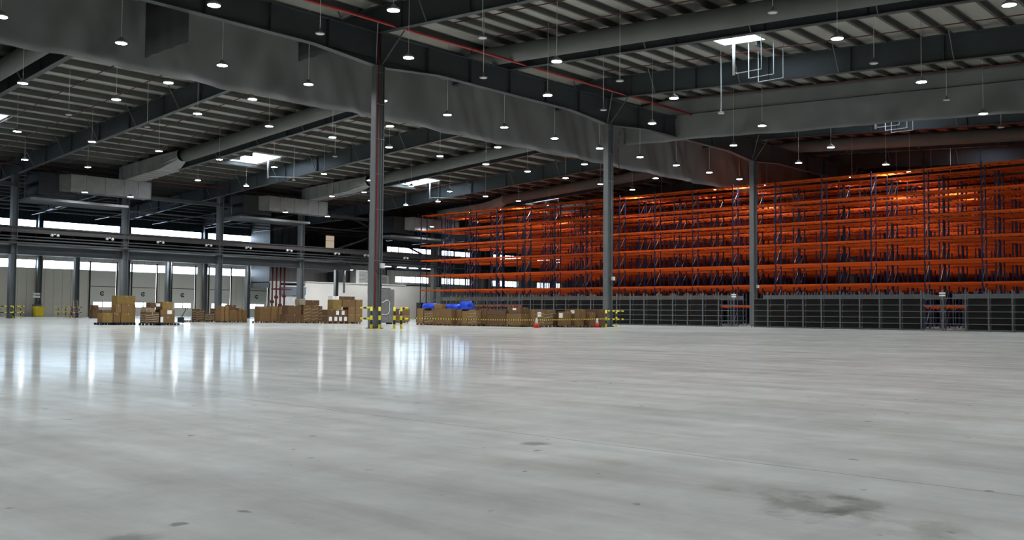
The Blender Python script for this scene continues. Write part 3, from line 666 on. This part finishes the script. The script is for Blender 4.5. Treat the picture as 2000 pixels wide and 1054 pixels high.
for i, x in enumerate(rackx):
    lab = 'front row of tall blue and orange pallet racking facing the open floor' if i == 0 else 'blue and orange pallet racking, %s row behind the front one' % (ORD+['twenty-'+q for q in ORD])[i-1]
    o = empty('pallet_rack', (x, 0, 0), lab, 'pallet rack', 'rows of pallet racking')
    if i == 0: o['group'] = 'front rack'; del o['group']
    for yy in RY: 
        f_ = link('upright_frame', fm, o, (0, yy, 0)); 
        if i < 3: link('brace', bm_, f_)
    if i == 0:
        for z in LV[1:]:
            for yy in RY[:-1][:16]: link('beam', beam1, o, (-.06, yy, z))
        for z in LV[1:]:
            me = MB().box(-.035, .035, RY[-1], RY[16], -.08, .08).mesh('beam', 'orange'); link('beam', me, o, (-.06, 0, z))
        link('beam', bl, o, (-.06, 0, LV[0]))
    else:
        for z in LV: link('beam', bl, o, (-.06, 0, z))
    for z in LV: link('beam', bl, o, (RD+.06, 0, z))
    if i > 2:
        pass
    d = link('deck_bar', barm, o); d['kind'] = 'stuff'

# ------------------------------------------------------------------ grey shelving
SH = [.08, .52, .98, 1.45, 1.94, 2.46]; W = 1.6; D = .55
def make_shelf(backed=True):
    o = empty('shelving_unit', (0, 0, 0), 'x', 'shelving')
    for x in (0, D):
        for y_ in (.03, W-.03): MB().box(x-.02, x+.02, y_-.022, y_+.022, 0, 3.06 if x == 0 else 2.95).build('post', 'shelf', o)
    for z in SH: MB().box(-.02, D, .05, W-.05, z-.022, z+.022).build('shelf_board', 'shelf', o)
    if backed: MB().box(D-.1, D-.08, .06, W-.06, .03, 2.46).build('back_panel', 'back', o)
    return o
sp = make_shelf(True); so = make_shelf(False)
first = {True: sp, False: so}; SB = True; used = set()
ny = 45
bm2 = MB()
for y_ in (.03, W-.03):
    for x in (0, D): bm2.box(x-.02, x+.02, y_-.022, y_+.022, 0, 3.05)
for z in SH: bm2.box(0, D, .05, W-.05, z-.022, z+.022)
bm2.box(-.03, -.01, 0, W, 2.5, 2.82); backm = bm2.mesh('shelving_unit', 'shelf')
for i in range(ny):
    y_ = 80.6-i*W
    if i == 25: continue
    backed = not (i in (24, 35, 36)) and i > 8
    if backed in used: o = dup(first[backed], (74.7, y_, 0))
    else: o = first[backed]; o.location = (74.7, y_, 0); used.add(backed)
    if i <= 21: where = 'behind the long carton row'
    else: where = 'in the open below the orange racks'
    j = i if i <= 21 else i-22
    w_ = ORD[j] if j < 20 else ('twenty-'+ORD[j-20])
    o['label'] = 'grey %sshelving unit, %s from the left %s' % ('' if backed else 'open-backed ', w_, where); o['group'] = 'front row of grey shelving'
for r in range(2):
    for i in range(ny):
        if i == 24 or i == 25 or i == 35: continue
        o = bpy.data.objects.new('shelving_unit', backm); COL.objects.link(o); o.location = (76.9+2.3*r, 80.6-i*W, 0)
        jj = i if i < 22 else i-22
        tag(o, 'grey shelving row %s, unit %s from the left, %s' % (('two', 'three')[r], ORD[jj] if jj < 20 else 'twenty-'+ORD[jj-20], 'behind the cartons' if i < 22 else 'below the racks'), 'shelving', 'grey shelving behind the front row')
for r in range(2):   # tan boards on top
    tag(MB().box(76.86+2.3*r, 76.88+2.3*r, 44.2, 80, 2.5, 2.84).build('top_board', 'brownband'), 'long tan board along the top of grey shelving, row %s from the front' % ORD[r+1], 'board', 'tan top boards')
for i, y_ in enumerate((42.23, 24.63)):
    o = empty('sign_plate', (74.66, y_, 2.62), 'small white plate on a shelving post, %s' % ('near the third front column', 'near the shelving gap on the right')[i], 'plate', 'white plates on shelving')
    MB().box(-.02, 0, -.22, .22, -.02, .10).box(-.02, 0, -.22, .22, .16, .27).build('plate', 'paper', o); MB().box(0, .02, -.03, .03, -.2, .4).build('bracket', 'galv', o)

# ------------------------------------------------------------------ pallets and cartons
def carton(x0, x1, y0, y1, z0, z1, mt, label, group, lab=None, rz=0, tape=True, wrap=False):
    o = empty('cardboard_box', ((x0+x1)/2, (y0+y1)/2, z0), label, 'box', group, rz)
    a, b, h = (x1-x0)/2, (y1-y0)/2, z1-z0
    MB().box(-a, a, -b, b, 0, h).build('carton', mt, o, bevel=.015)
    if tape: MB().box(-.03, .03, -b-.004, b+.004, h-.02, h+.004).box(-.03, .03, -b-.005, -b, h-.14, h).build('tape', 'film', o)
    if lab:
        for (u, v, ww, hh) in lab: MB().box(-a+u*2*a-ww/2, -a+u*2*a+ww/2, -b-.012, -b-.004, h*v-hh/2, h*v+hh/2).build('paper_label', 'paper', o)
    if wrap:
        m = MB()
        for k in range(4): m.bar((-a-.012, -b-.012, h*(.1+.2*k)), (a+.012, -b-.012, h*(.2+.2*k)), .01, .05).bar((-a-.012, -b-.012, h*(.2+.2*k)), (-a-.012, b+.012, h*(.12+.2*k)), .01, .05)
        m.build('stretch_film', 'film', o)
    return o
def pallet(cx, cy, wx, wy, label, group, mt='wood', h=.144):
    o = empty('pallet', (cx, cy, 0), label, 'pallet', group); a, b = wx/2, wy/2
    m = MB(); k = 6
    for i in range(k):
        y_ = -b+(2*b)*(i+.5)/k; m.box(-a, a, y_-b/k+.004, y_+b/k-.004, h-.022, h)
    m.build('top_boards', mt, o)
    m = MB()
    for sx_ in (-a+.07, 0, a-.07):
        for sy_ in (-b+.05, 0, b-.05): m.box(sx_-.07, sx_+.07, sy_-.05, sy_+.05, .022, h-.044)
    for sx_ in (-a+.07, 0, a-.07): m.box(sx_-.05, sx_+.05, -b, b, 0, .022).box(sx_-.05, sx_+.05, -b, b, h-.044, h-.022)
    m.build('base', mt, o)
    return o
P = .144
G = 'boxes of the left carton pile'
B = .18
for i, (cx, lab) in enumerate(((28.05, 'dark blue plastic pallet under the left end of the left carton pile'), (29.25, 'dark blue plastic pallet under the tall three-box stack'))): pallet(cx, 62.45, 1.18, 1.0, lab, 'pallets of the left pile', 'blue')
for i, cx in enumerate((30.15, 31.36)): pallet(cx, 60.45, 1.18, 1.0, 'dark pallet under the %s of the wrapped cartons in the left pile' % ('left part', 'right part')[i], 'pallets of the left pile', 'dark')
carton(27.62, 28.3, 62, 62.8, P, .78, 'cardy', 'yellow-topped carton at the far left end of the left pile', G)
carton(28.34, 28.82, 62, 62.8, P, .78, 'card', 'small brown carton in the bottom layer left of the tall stack', G)
carton(28.86, 29.83, 62, 62.8, P, .80, 'cardy', 'bottom carton of the tall three-box stack, left pile', G)
carton(28.49, 28.84, 62, 62.7, .80, 1.37, 'card3', 'narrow carton beside the middle of the tall stack', G)
carton(28.87, 29.84, 62, 62.8, .80, 1.38, 'card3', 'middle carton of the tall three-box stack, left pile', G)
carton(28.55, 29.80, 62, 62.8, 1.38, 1.95, 'cardy', 'top carton with yellowish lid crowning the left pile', G)
carton(29.58, 30.48, 60, 60.8, P, .86, 'card2', 'wrapped carton at the front of the left pile, bottom layer', G, wrap=True)
carton(29.62, 30.2, 60.05, 60.7, .86, 1.2, 'card', 'small wrapped carton leaning on the left pile, second layer', G, wrap=True)
carton(29.95, 30.6, 60.85, 61.5, P, 1.02, 'card2', 'carton hidden behind the wrapped front carton of the left pile', G)
carton(29.9, 30.58, 60.0, 60.7, 1.2-.0, 1.5, 'card2', 'carton with a white label on top of the wrapped cartons', G, [(.75, .5, .26, .2)])
carton(30.64, 31.61, 60, 60.8, P, .61, 'card', 'bottom carton at the right end of the left pile', G, [(.05, .5, .2, .36)])
carton(30.60, 31.60, 60, 60.8, .61, 1.05, 'card', 'middle carton with a white label at the right end of the left pile', G, [(.63, .62, .34, .26)])
carton(30.72, 31.45, 60, 60.75, 1.05, 1.57, 'cardy', 'top carton at the right end of the left pile', G)
# mid row
G = 'boxes of the middle carton row'
for i, (cx, cy) in enumerate(((42.3, 76.5), (43.7, 76.5), (43.2, 73.5), (44.5, 73.5), (45.9, 73.6), (45.8, 71.5))): pass
pl = [(42.0, 76.5), (43.3, 76.5), (44.6, 76.5), (43.3, 73.5), (44.6, 73.5), (45.9, 73.5), (45.6, 71.5-.05), (46.9, 71.45), (47.0, 69.45), (48.3, 69.45), (49.6, 69.45), (49.1, 66.45), (50.3, 66.45), (51.5, 66.45)]
pl = [(a, b) for a, b in pl if (a, b) not in ((45.9, 73.5),)]
for i, (cx, cy) in enumerate(pl): pallet(cx, cy, 1.2, .95, 'wooden pallet under the middle carton row, %s from the left' % ORD[i], 'pallets of the middle row')
MR = [(42.02, 42.76, 76, .8, P, 1.14, 'card2', 'layered'), (42.83, 43.73, 76, .8, P, .8, 'card2', 'layered'), (43.8, 44.29, 76, .8, P, 1.19, 'card2', 'layered'),
 (42.66, 43.0, 73.05, .8, P, 1.42, 'card3', 'narrow tall'), (43.04, 43.40, 73, .8, P, 1.42, 'card3', 'tall'), (43.44, 44.25, 73, .8, P, 1.1, 'card', 'broad'), (43.45, 44.08, 73.05, .7, 1.1, 1.5, 'card2', 'low top'),
 (44.29, 44.67, 73, .8, P, 1.24, 'card', 'narrow'), (44.71, 45.16, 73, .8, P, 1.11, 'card', 'broad dark-lidded'),
 (45.19, 46.25, 71, .9, P, 1.42, 'card', 'large tall'), (46.29, 46.95, 71, .9, P, 1.44, 'card3', 'bright tall'), (47.03, 47.55, 71, .9, P, 1.41, 'card3', 'bright second tall'),
 (46.6, 48.0, 69, .85, .75, 1.51, 'card2', 'wide upper'), (46.4, 48.18, 69, .9, P, .74, 'card2', 'wide flat lower'),
 (48.23, 49.0, 69, .9, P, 1.55, 'card', 'wrapped'), (49.03, 49.8, 69, .9, P, 1.55, 'card', 'wrapped glossy'), (49.83, 50.2, 69, .9, P, 1.5, 'card2', 'narrow wrapped'),
 (48.5, 49.9, 69.05, .8, 1.56, 2.0, 'card2', 'flat top'), (47.88, 48.48, 69.1, .7, 1.56, 2.1, 'film', 'pale film-wrapped'),
 (49.78, 50.58, 66, .8, .66, 1.18, 'card2', 'upper labelled'), (48.57, 49.15, 66, .85, P, .65, 'card2', 'lower labelled'), (49.18, 49.65, 66, .85, P, .65, 'card2', 'lower small labelled'), (49.68, 50.15, 66, .85, P, .65, 'card2', 'lower square labelled'), (50.18, 50.7, 66, .85, P, .65, 'card2', 'lower right labelled'),
 (48.57, 49.4, 66, .8, .66, 1.18, 'card2', 'upper dark'), (49.43, 49.75, 66, .8, .66, 1.18, 'card', 'upper narrow labelled'), (49.12, 50.03, 66, .8, 1.19, 2.03, 'cardy', 'tall yellowish'), (49.1, 49.77, 66.05, .7, 2.04, 2.34, 'paper', 'white and grey'),
 (49.8, 50.6, 66.1, .8, 2.07, 2.34, 'card2', 'flat upper'), (50.63, 51.5, 66.1, .8, 2.07, 2.34, 'card2', 'flat upper right'), (50.11, 51.5, 66, .85, 1.42, 2.05, 'card', 'wide third-layer'), (51.53, 52.28, 66, .85, 1.42, 2.07, 'card3', 'square third-layer'),
 (50.76, 51.5, 66, .85, .8, 1.41, 'card3', 'second-layer'), (51.53, 52.28, 66, .85, .8, 1.41, 'card3', 'second-layer end'), (50.76, 51.5, 66, .85, P, .79, 'card3', 'bottom-layer'), (51.53, 52.28, 66, .85, P, .79, 'card3', 'bottom-layer end')]
cnt = {}
for i, (a, b, y_, d, z0, z1, mt, adj) in enumerate(MR):
    band = 'in the leftmost stacks' if a < 44.4 and y_ > 75 else 'in the left third' if y_ > 72.5 else 'at the centre' if y_ > 70.5 else 'right of the centre' if y_ > 68 else 'near the tallest column'
    cnt[(band, adj)] = cnt.get((band, adj), 0)+1; q = cnt[(band, adj)]
    lb = None
    if 'labelled' in adj: lb = [(.5, .5, .3, .34)]
    carton(a, b, y_, y_+d, z0, z1, mt, '%s brown carton%s %s of the middle row' % (adj, '' if q == 1 else ', %s such,' % ORD[q-1], band), G, lb, wrap='wrapped' in adj or 'layered' in adj)
# stray things on the row
for i, (x, y_, z, s) in enumerate(((45.3, 71.3, 1.43, .14), (47.3, 71.3, 1.42, .16), (48.9, 71, 1.6, .12))):
    pass
# small pallet
pallet(60.5, 70.45, 1.2, .95, 'wooden pallet under the yellow-topped cartons right of the tallest column', 'small pallet stack')
carton(59.9, 61.3, 70, 70.85, P, .72, 'cardy', 'lower yellowish carton right of the tallest column', 'cartons right of the tallest column'); carton(59.88, 61.28, 70, 70.8, .73, 1.34, 'card', 'upper brown carton right of the tallest column', 'cartons right of the tallest column', [(.1, .5, .2, .4)])
# right row (long row behind striped tape)
G = 'boxes of the long right carton row'
RRw = [(51.5, 57.21, 57.97, P, 1.35, 'card3', 'first tall'), (51.5, 56.05, 57.1, P, 1.18, 'card', 'square wrapped'), (51.5, 53.95, 55.72, P, 1.33, 'card', 'very wide'), (51.5, 55.74, 56.02, P, 1.25, 'card', 'shadowed tall'), (51.6, 55.1, 56.05, 1.34, 1.7, 'card3', 'pale crumpled upper'),
 (52, 53.3, 53.9, P, 1.29, 'card', 'tall'), (52, 52.64, 53.24, P, 1.15, 'card3', 'narrow upright'), (52, 51.66, 52.6, P, 1.23, 'card3', 'pale wrapped'),
 (52.5, 51.06, 51.62, P, 1.31, 'card2', 'tall dark'), (52.5, 49.03, 51.0, .89, 1.24, 'card2', 'flat upper'), (52.5, 49.02, 51.0, P, .88, 'card2', 'broad lower'), (52.5, 47.45, 48.95, P, 1.0, 'card', 'broad lower pale'), (52.5, 47.5, 48.75, 1.01, 1.46, 'card2', 'upper labelled'),
 (53.5, 46.95, 47.4, P, 1.30, 'card3', 'narrow tall'), (53.5, 46.1, 46.92, P, 1.24, 'card', 'wrapped labelled'),
 (54.9, 46.85, 47.3, P, 1.28, 'card3', 'slim tall'), (54.9, 46.09, 46.82, P, 1.03, 'card2', 'dark striped'), (54.9, 45.28, 45.9, P, 1.17, 'card', 'upright labelled'),
 (56, 45.5, 46.05, P, .64, 'card2', 'low dark'), (56, 44.85, 45.44, P, .64, 'card3', 'low pale'), (56, 44.7, 46.0, .66, 1.37, 'card', 'big upper labelled'),
 (57, 44.95, 45.33, P, 1.14, 'card', 'slender'), (57, 44.5, 44.92, P, 1.14, 'card', 'slender second'), (57.9, 44.3, 45.6, P, 1.38, 'card2', 'large dark end')]
for i, (x, y0_, y1_, z0, z1, mt, adj) in enumerate(RRw):
    dd = .9 if x < 55 else .75
    if x == 53.5: dd = 1.1
    o = carton(x, x+dd, y0_, y1_, z0, z1, mt, '%s brown carton in the long right row, %s box from the left' % (adj, ORD[i] if i < 20 else 'twenty-'+ORD[i-20]), G, None, wrap='wrapped' in adj)
    if 'labelled' in adj:
        h = z1-z0; MB().box(-dd/2-.012, -dd/2-.004, -.18, .18, h*.55, h*.9).build('paper_label', 'paper', o)
for i, (x, y_) in enumerate(((51.95, 57.5), (51.95, 56.4), (51.95, 55.3), (51.95, 54.3), (52.45, 53.2), (52.45, 52.1), (52.95, 50.5), (52.95, 49.5), (52.95, 48.1), (54.0, 46.6), (55.35, 46.6), (55.3, 45.6), (56.4, 45.2), (57.35, 44.9), (58.35, 44.9))):
    pallet(x, y_, .98, .98 if i < 9 else .95, 'wooden pallet under the long right carton row, %s from the left' % ORD[i], 'pallets of the long right row')
# second line of cartons behind, giving the row its depth
k = 0
for i in range(7):
    y_ = 57.4-i*1.35; x = 53.6 if i < 5 else 54.7
    carton(x, x+.9, y_-1.2, y_, 0, 1.12+.08*((i*5) % 4), ('card2', 'card', 'card3')[i % 3], 'brown carton half hidden behind the long right row, %s from the left' % ORD[i], 'cartons behind the long right row')
def lump(name, x, y_, z, a, b, h, mt, lab, cat, seed):
    rd = random.Random(seed); m = MB(); n_, q = 14, 5
    for j in range(q+1):
        for i in range(n_):
            t = 2*math.pi*i/n_; f = (1-.22*(j/q)**3)*(1+rd.uniform(-.05, .05)); c, s_ = math.cos(t), math.sin(t); p = max(abs(c), abs(s_))**.7
            m.v.append((a*f*c/p, b*f*s_/p, h*j/q*(1+rd.uniform(-.06, .06) if j == q else 1)))
    for j in range(q):
        for i in range(n_): m.f.append([j*n_+i, j*n_+(i+1) % n_, (j+1)*n_+(i+1) % n_, (j+1)*n_+i])
    m.f.append([i for i in range(n_)][::-1]); m.f.append([q*n_+i for i in range(n_)])
    return tag(m.build(name, mt, None, (x, y_, z)), lab, cat)
lump('blue_bag', 52.1, 57.05, 1.36, .38, .74, .38, 'bluep', 'bright blue plastic-wrapped bundle on the left end of the long right row', 'bundle', 1)
lump('blue_bag', 52.3, 54.4, 1.34, .4, .75, .36, 'bluep', 'long bright blue plastic bundle on the wide carton', 'bundle', 2)
lump('blue_bag', 52.5, 53.25, 1.3, .42, .5, .62, 'bluep', 'taller bright blue plastic bundle at the right of the long blue one', 'bundle', 3)
# far left boxes and things at the dock wall
carton(46.6, 47.6, 107.2, 108.2, 0, .98, 'card2', 'lower brown carton by the dock wall left of the first dock door', 'cartons by the dock wall'); carton(46.7, 47.3, 107.3, 108.1, .98, 1.5, 'card2', 'upper brown carton by the dock wall left of the first dock door', 'cartons by the dock wall')
carton(47.7, 48.9, 107.3, 108.2, 0, .95, 'card', 'long brown carton by the dock wall behind the left pile', 'cartons by the dock wall')
carton(33.7, 35.3, 104, 105, 0, 1.9, 'card2', 'tall dark carton at the left picture edge behind striped barriers', 'cartons by the dock wall')
b = empty('waste_bin', (48.8, 128.4, 0), 'yellow plastic waste bin standing at the first wall column', 'bin')
MB().prism([(-.5, .05), (.5, .05), (.58, 1.15), (-.58, 1.15)], 1, -.45, .45).build('body', 'yellow', b, bevel=.04); MB().prism([(-.62, 1.15), (.62, 1.15), (.5, 1.35), (-.5, 1.35)], 1, -.5, .5).build('lid', 'yellow', b, bevel=.03)
for s in (-1, 1): MB().tube([(s*.4-.06, .35, .1), (s*.4+.06, .35, .1)], .1, 10).build('wheel', 'black', b)
b = empty('wall_notice', (48.7, 128.9, 2.6), 'white notice plates above the yellow waste bin', 'notice'); MB().box(-.45, .45, 0, .02, .25, .48).box(-.45, .45, 0, .02, -.15, .12).build('plate', 'paper', b); MB().box(-.03, .03, .02, .06, -2.6, .5).build('stand', 'dark', b)
tag(MB().box(-.55, .45, -.3, .3, 0, 1.6).build('grey_crate', 'shelf', None, (49.2, 129.8, 0)), 'grey crate behind the yellow waste bin', 'crate')
# step ladder
l_ = empty('step_ladder', (44.9, 107.6, 0), 'pale step ladder standing left of the dock wall cartons', 'ladder')
for s in (-1, 1): MB().bar((s*.3, -.3, 0), (s*.2, .25, 2.0), .05).build('rail', 'rackgalv', l_); MB().bar((s*.3, .8, 0), (s*.2, .3, 2.0), .05).build('rear_leg', 'red', l_)
for k in range(6): MB().box(-.28+.01*k, .28-.01*k, -.3+.09*(k+1)-.05, -.3+.09*(k+1)+.07, .3*(k+1), .3*(k+1)+.03).build('step', 'rackgalv', l_)
# pallet truck
t_ = empty('pallet_truck', (34.9, 66.0, 0), 'small pallet truck with black handle right of the left carton pile', 'pallet truck')
for s in (-1, 1): MB().box(-1.0, .3, s*.22-.08, s*.22+.08, .08, .14).build('fork', 'rackgalv', t_); MB().tube([(-.9, s*.22-.05, .05), (-.9, s*.22+.05, .05)], .05, 8).build('roller', 'black', t_)
MB().box(.2, .5, -.25, .25, .08, .5).build('pump_body', 'black', t_, bevel=.03); MB().tube([(.4, 0, .45), (.75, 0, 1.1)], .03, 8).build('handle_bar', 'black', t_); MB().tube([(.75, -.16, 1.1), (.8, -.16, 1.25), (.8, .16, 1.25), (.75, .16, 1.1)], .025, 8).build('grip', 'black', t_)
# tall grey cabinet with white tube
c_ = empty('grey_cabinet', (50.95+.7, 62, 0), 'tall grey metal cabinet right of the tallest column, white tube hung on it', 'cabinet')
MB().box(-.85, .85, 0, .9, .12, 2.95).build('body', 'cabinet', c_, bevel=.03); MB().box(-.8, .18, -.03, 0, .2, 2.9).box(.22, .82, -.03, 0, .2, 2.9).build('door', 'cabinet', c_)
for a in (-.75, .7): MB().box(a-.06, a+.06, .1, .8, 0, .12).build('foot', 'dark', c_)
pts = [(-.8, 1.75), (-.4, 1.85), (-.1, 2.02), (.1, 2.02), (.3, 1.8), (.25, 1.5), (.28, 1.15), (.15, .9), (-.1, .78), (-.4, .82), (-.7, .8), (-.72, .55), (-.66, .45)]
o = MB().tube([(a, -.066, b_) for a, b_ in pts], .035, 8).build('white_tube', 'pvc', None, (51.65, 62, 0)); tag(o, 'curved white plastic tube hanging on the grey cabinet', 'tube')
# dark shelf frame behind tape
o = empty('tool_cabinet', (64.2, 71.5, 0), 'dark open cabinet between the small pallet and the long right row', 'cabinet')
MB().box(-.5, -.45, -.3, .3, 0, 2.0).box(.45, .5, -.3, .3, 0, 2.0).box(-.5, .5, .27, .3, 0, 2).build('side_panels', 'dark', o)
for z in (.05, .6, 1.2, 1.97): MB().box(-.45, .45, -.3, .27, z, z+.04).build('shelf', 'dark', o)

# ------------------------------------------------------------------ traffic cones, barriers, tape
def cone(x, y_, lab):
    o = empty('traffic_cone', (x, y_, 0), lab, 'cone', 'traffic cones')
    MB().box(-.22, .22, -.22, .22, 0, .04).build('base', 'conered', o, bevel=.01)
    MB().lathe([(.165, .04), (.12, .36)], n=18).build('body', 'conered', o); MB().lathe([(.12, .36), (.05, .68), (.035, .7)], n=18).build('white_sleeve', 'white', o)
cone(50.6, 44.25, 'red and white traffic cone at the middle of the long right row'); cone(57.15, 43.9, 'red and white traffic cone beside the right striped barrier')
def hoop(parent, p, q, posts, arms=()):
    pass
def barrier(cx, cy, hx, hy, lab, group, h=1.32, open_side=False):
    o = empty('column_guard', (cx, cy, 0), lab, 'barrier', group)
    for sx_ in (-1, 1):
        for sy_ in (-1, 1):
            MB().tube([(0, 0, 0), (0, 0, h)], .055, 10).build('post', 'hazz', o, (sx_*hx, sy_*hy, 0)); MB().box(-.11, .11, -.11, .11, 0, .02).build('base_plate', 'yellow', o, (sx_*hx, sy_*hy, 0))
    for z in (.62, h-.06):
        for s in (-1, 1):
            MB().tube([(-hx-.35, s*hy, z), (hx+.35, s*hy, z)], .05, 8).build('rail', 'hazx', o); MB().tube([(s*hx, -hy-.35, z), (s*hx, hy+.35, z)], .05, 8).build('rail', 'hazy', o)
    return o
GB = 'yellow and black column guards'
def hoops(cx, cy, lab, xs, ya, yb, arms):
    # upright striped posts on the near side with stub rails left and right
    o = empty('column_guard', (cx, cy, 0), lab, 'barrier', GB); h = 1.34
    for x in xs:
        MB().tube([(0, 0, 0), (0, 0, h)], .075, 10).build('post', 'hazz', o, (x, ya, 0)); MB().box(-.13, .13, -.13, .13, 0, .02).build('base_plate', 'yellow', o, (x, ya, 0))
        if x != xs[0]: continue
        for z in (.62, h-.07): MB().tube([(x, ya, z), (x, yb, z)], .06, 8).build('cross_rail', 'hazy', o)
    for a, b_ in arms:
        for z in (.62, h-.07): MB().tube([(a, ya, z), (b_, ya, z)], .06, 8).build('rail', 'hazx', o)
hoops(37.6, 45.0, 'yellow and black striped guard around the foot of the tallest front column', (-1.35, -.72, .45, 1.0), -.1, 1.0, ((1.0, 1.6),))
hoops(61.6, 45.0, 'yellow and black striped guard around the foot of the second front column', (-2.42, -2.0, -.65), -.1, .7, ((-2.0, .25),))
barrier(36.4, 104.0, 1.0, 1.0, 'yellow and black guard around the mezzanine column at the left edge', GB)
barrier(48.3, 117.8, .8, 1.1, 'yellow and black guard around the dark column near the yellow bin', GB)
tp = MB(); N = 26; TA = Vector((39.6, 44.9, .66)); TB = Vector((58.2, 44.0, .66))
P_ = [(TA.lerp(TB, i/N)+Vector((0, 0, -.10*math.sin(math.pi*i/N)))) for i in range(N+1)]
for a, b_ in zip(P_[:-1], P_[1:]): tp.bar(a, b_, .006, .075)
tag(tp.build('barrier_tape', 'tape'), 'yellow and black striped tape strung between the two column guards', 'tape')
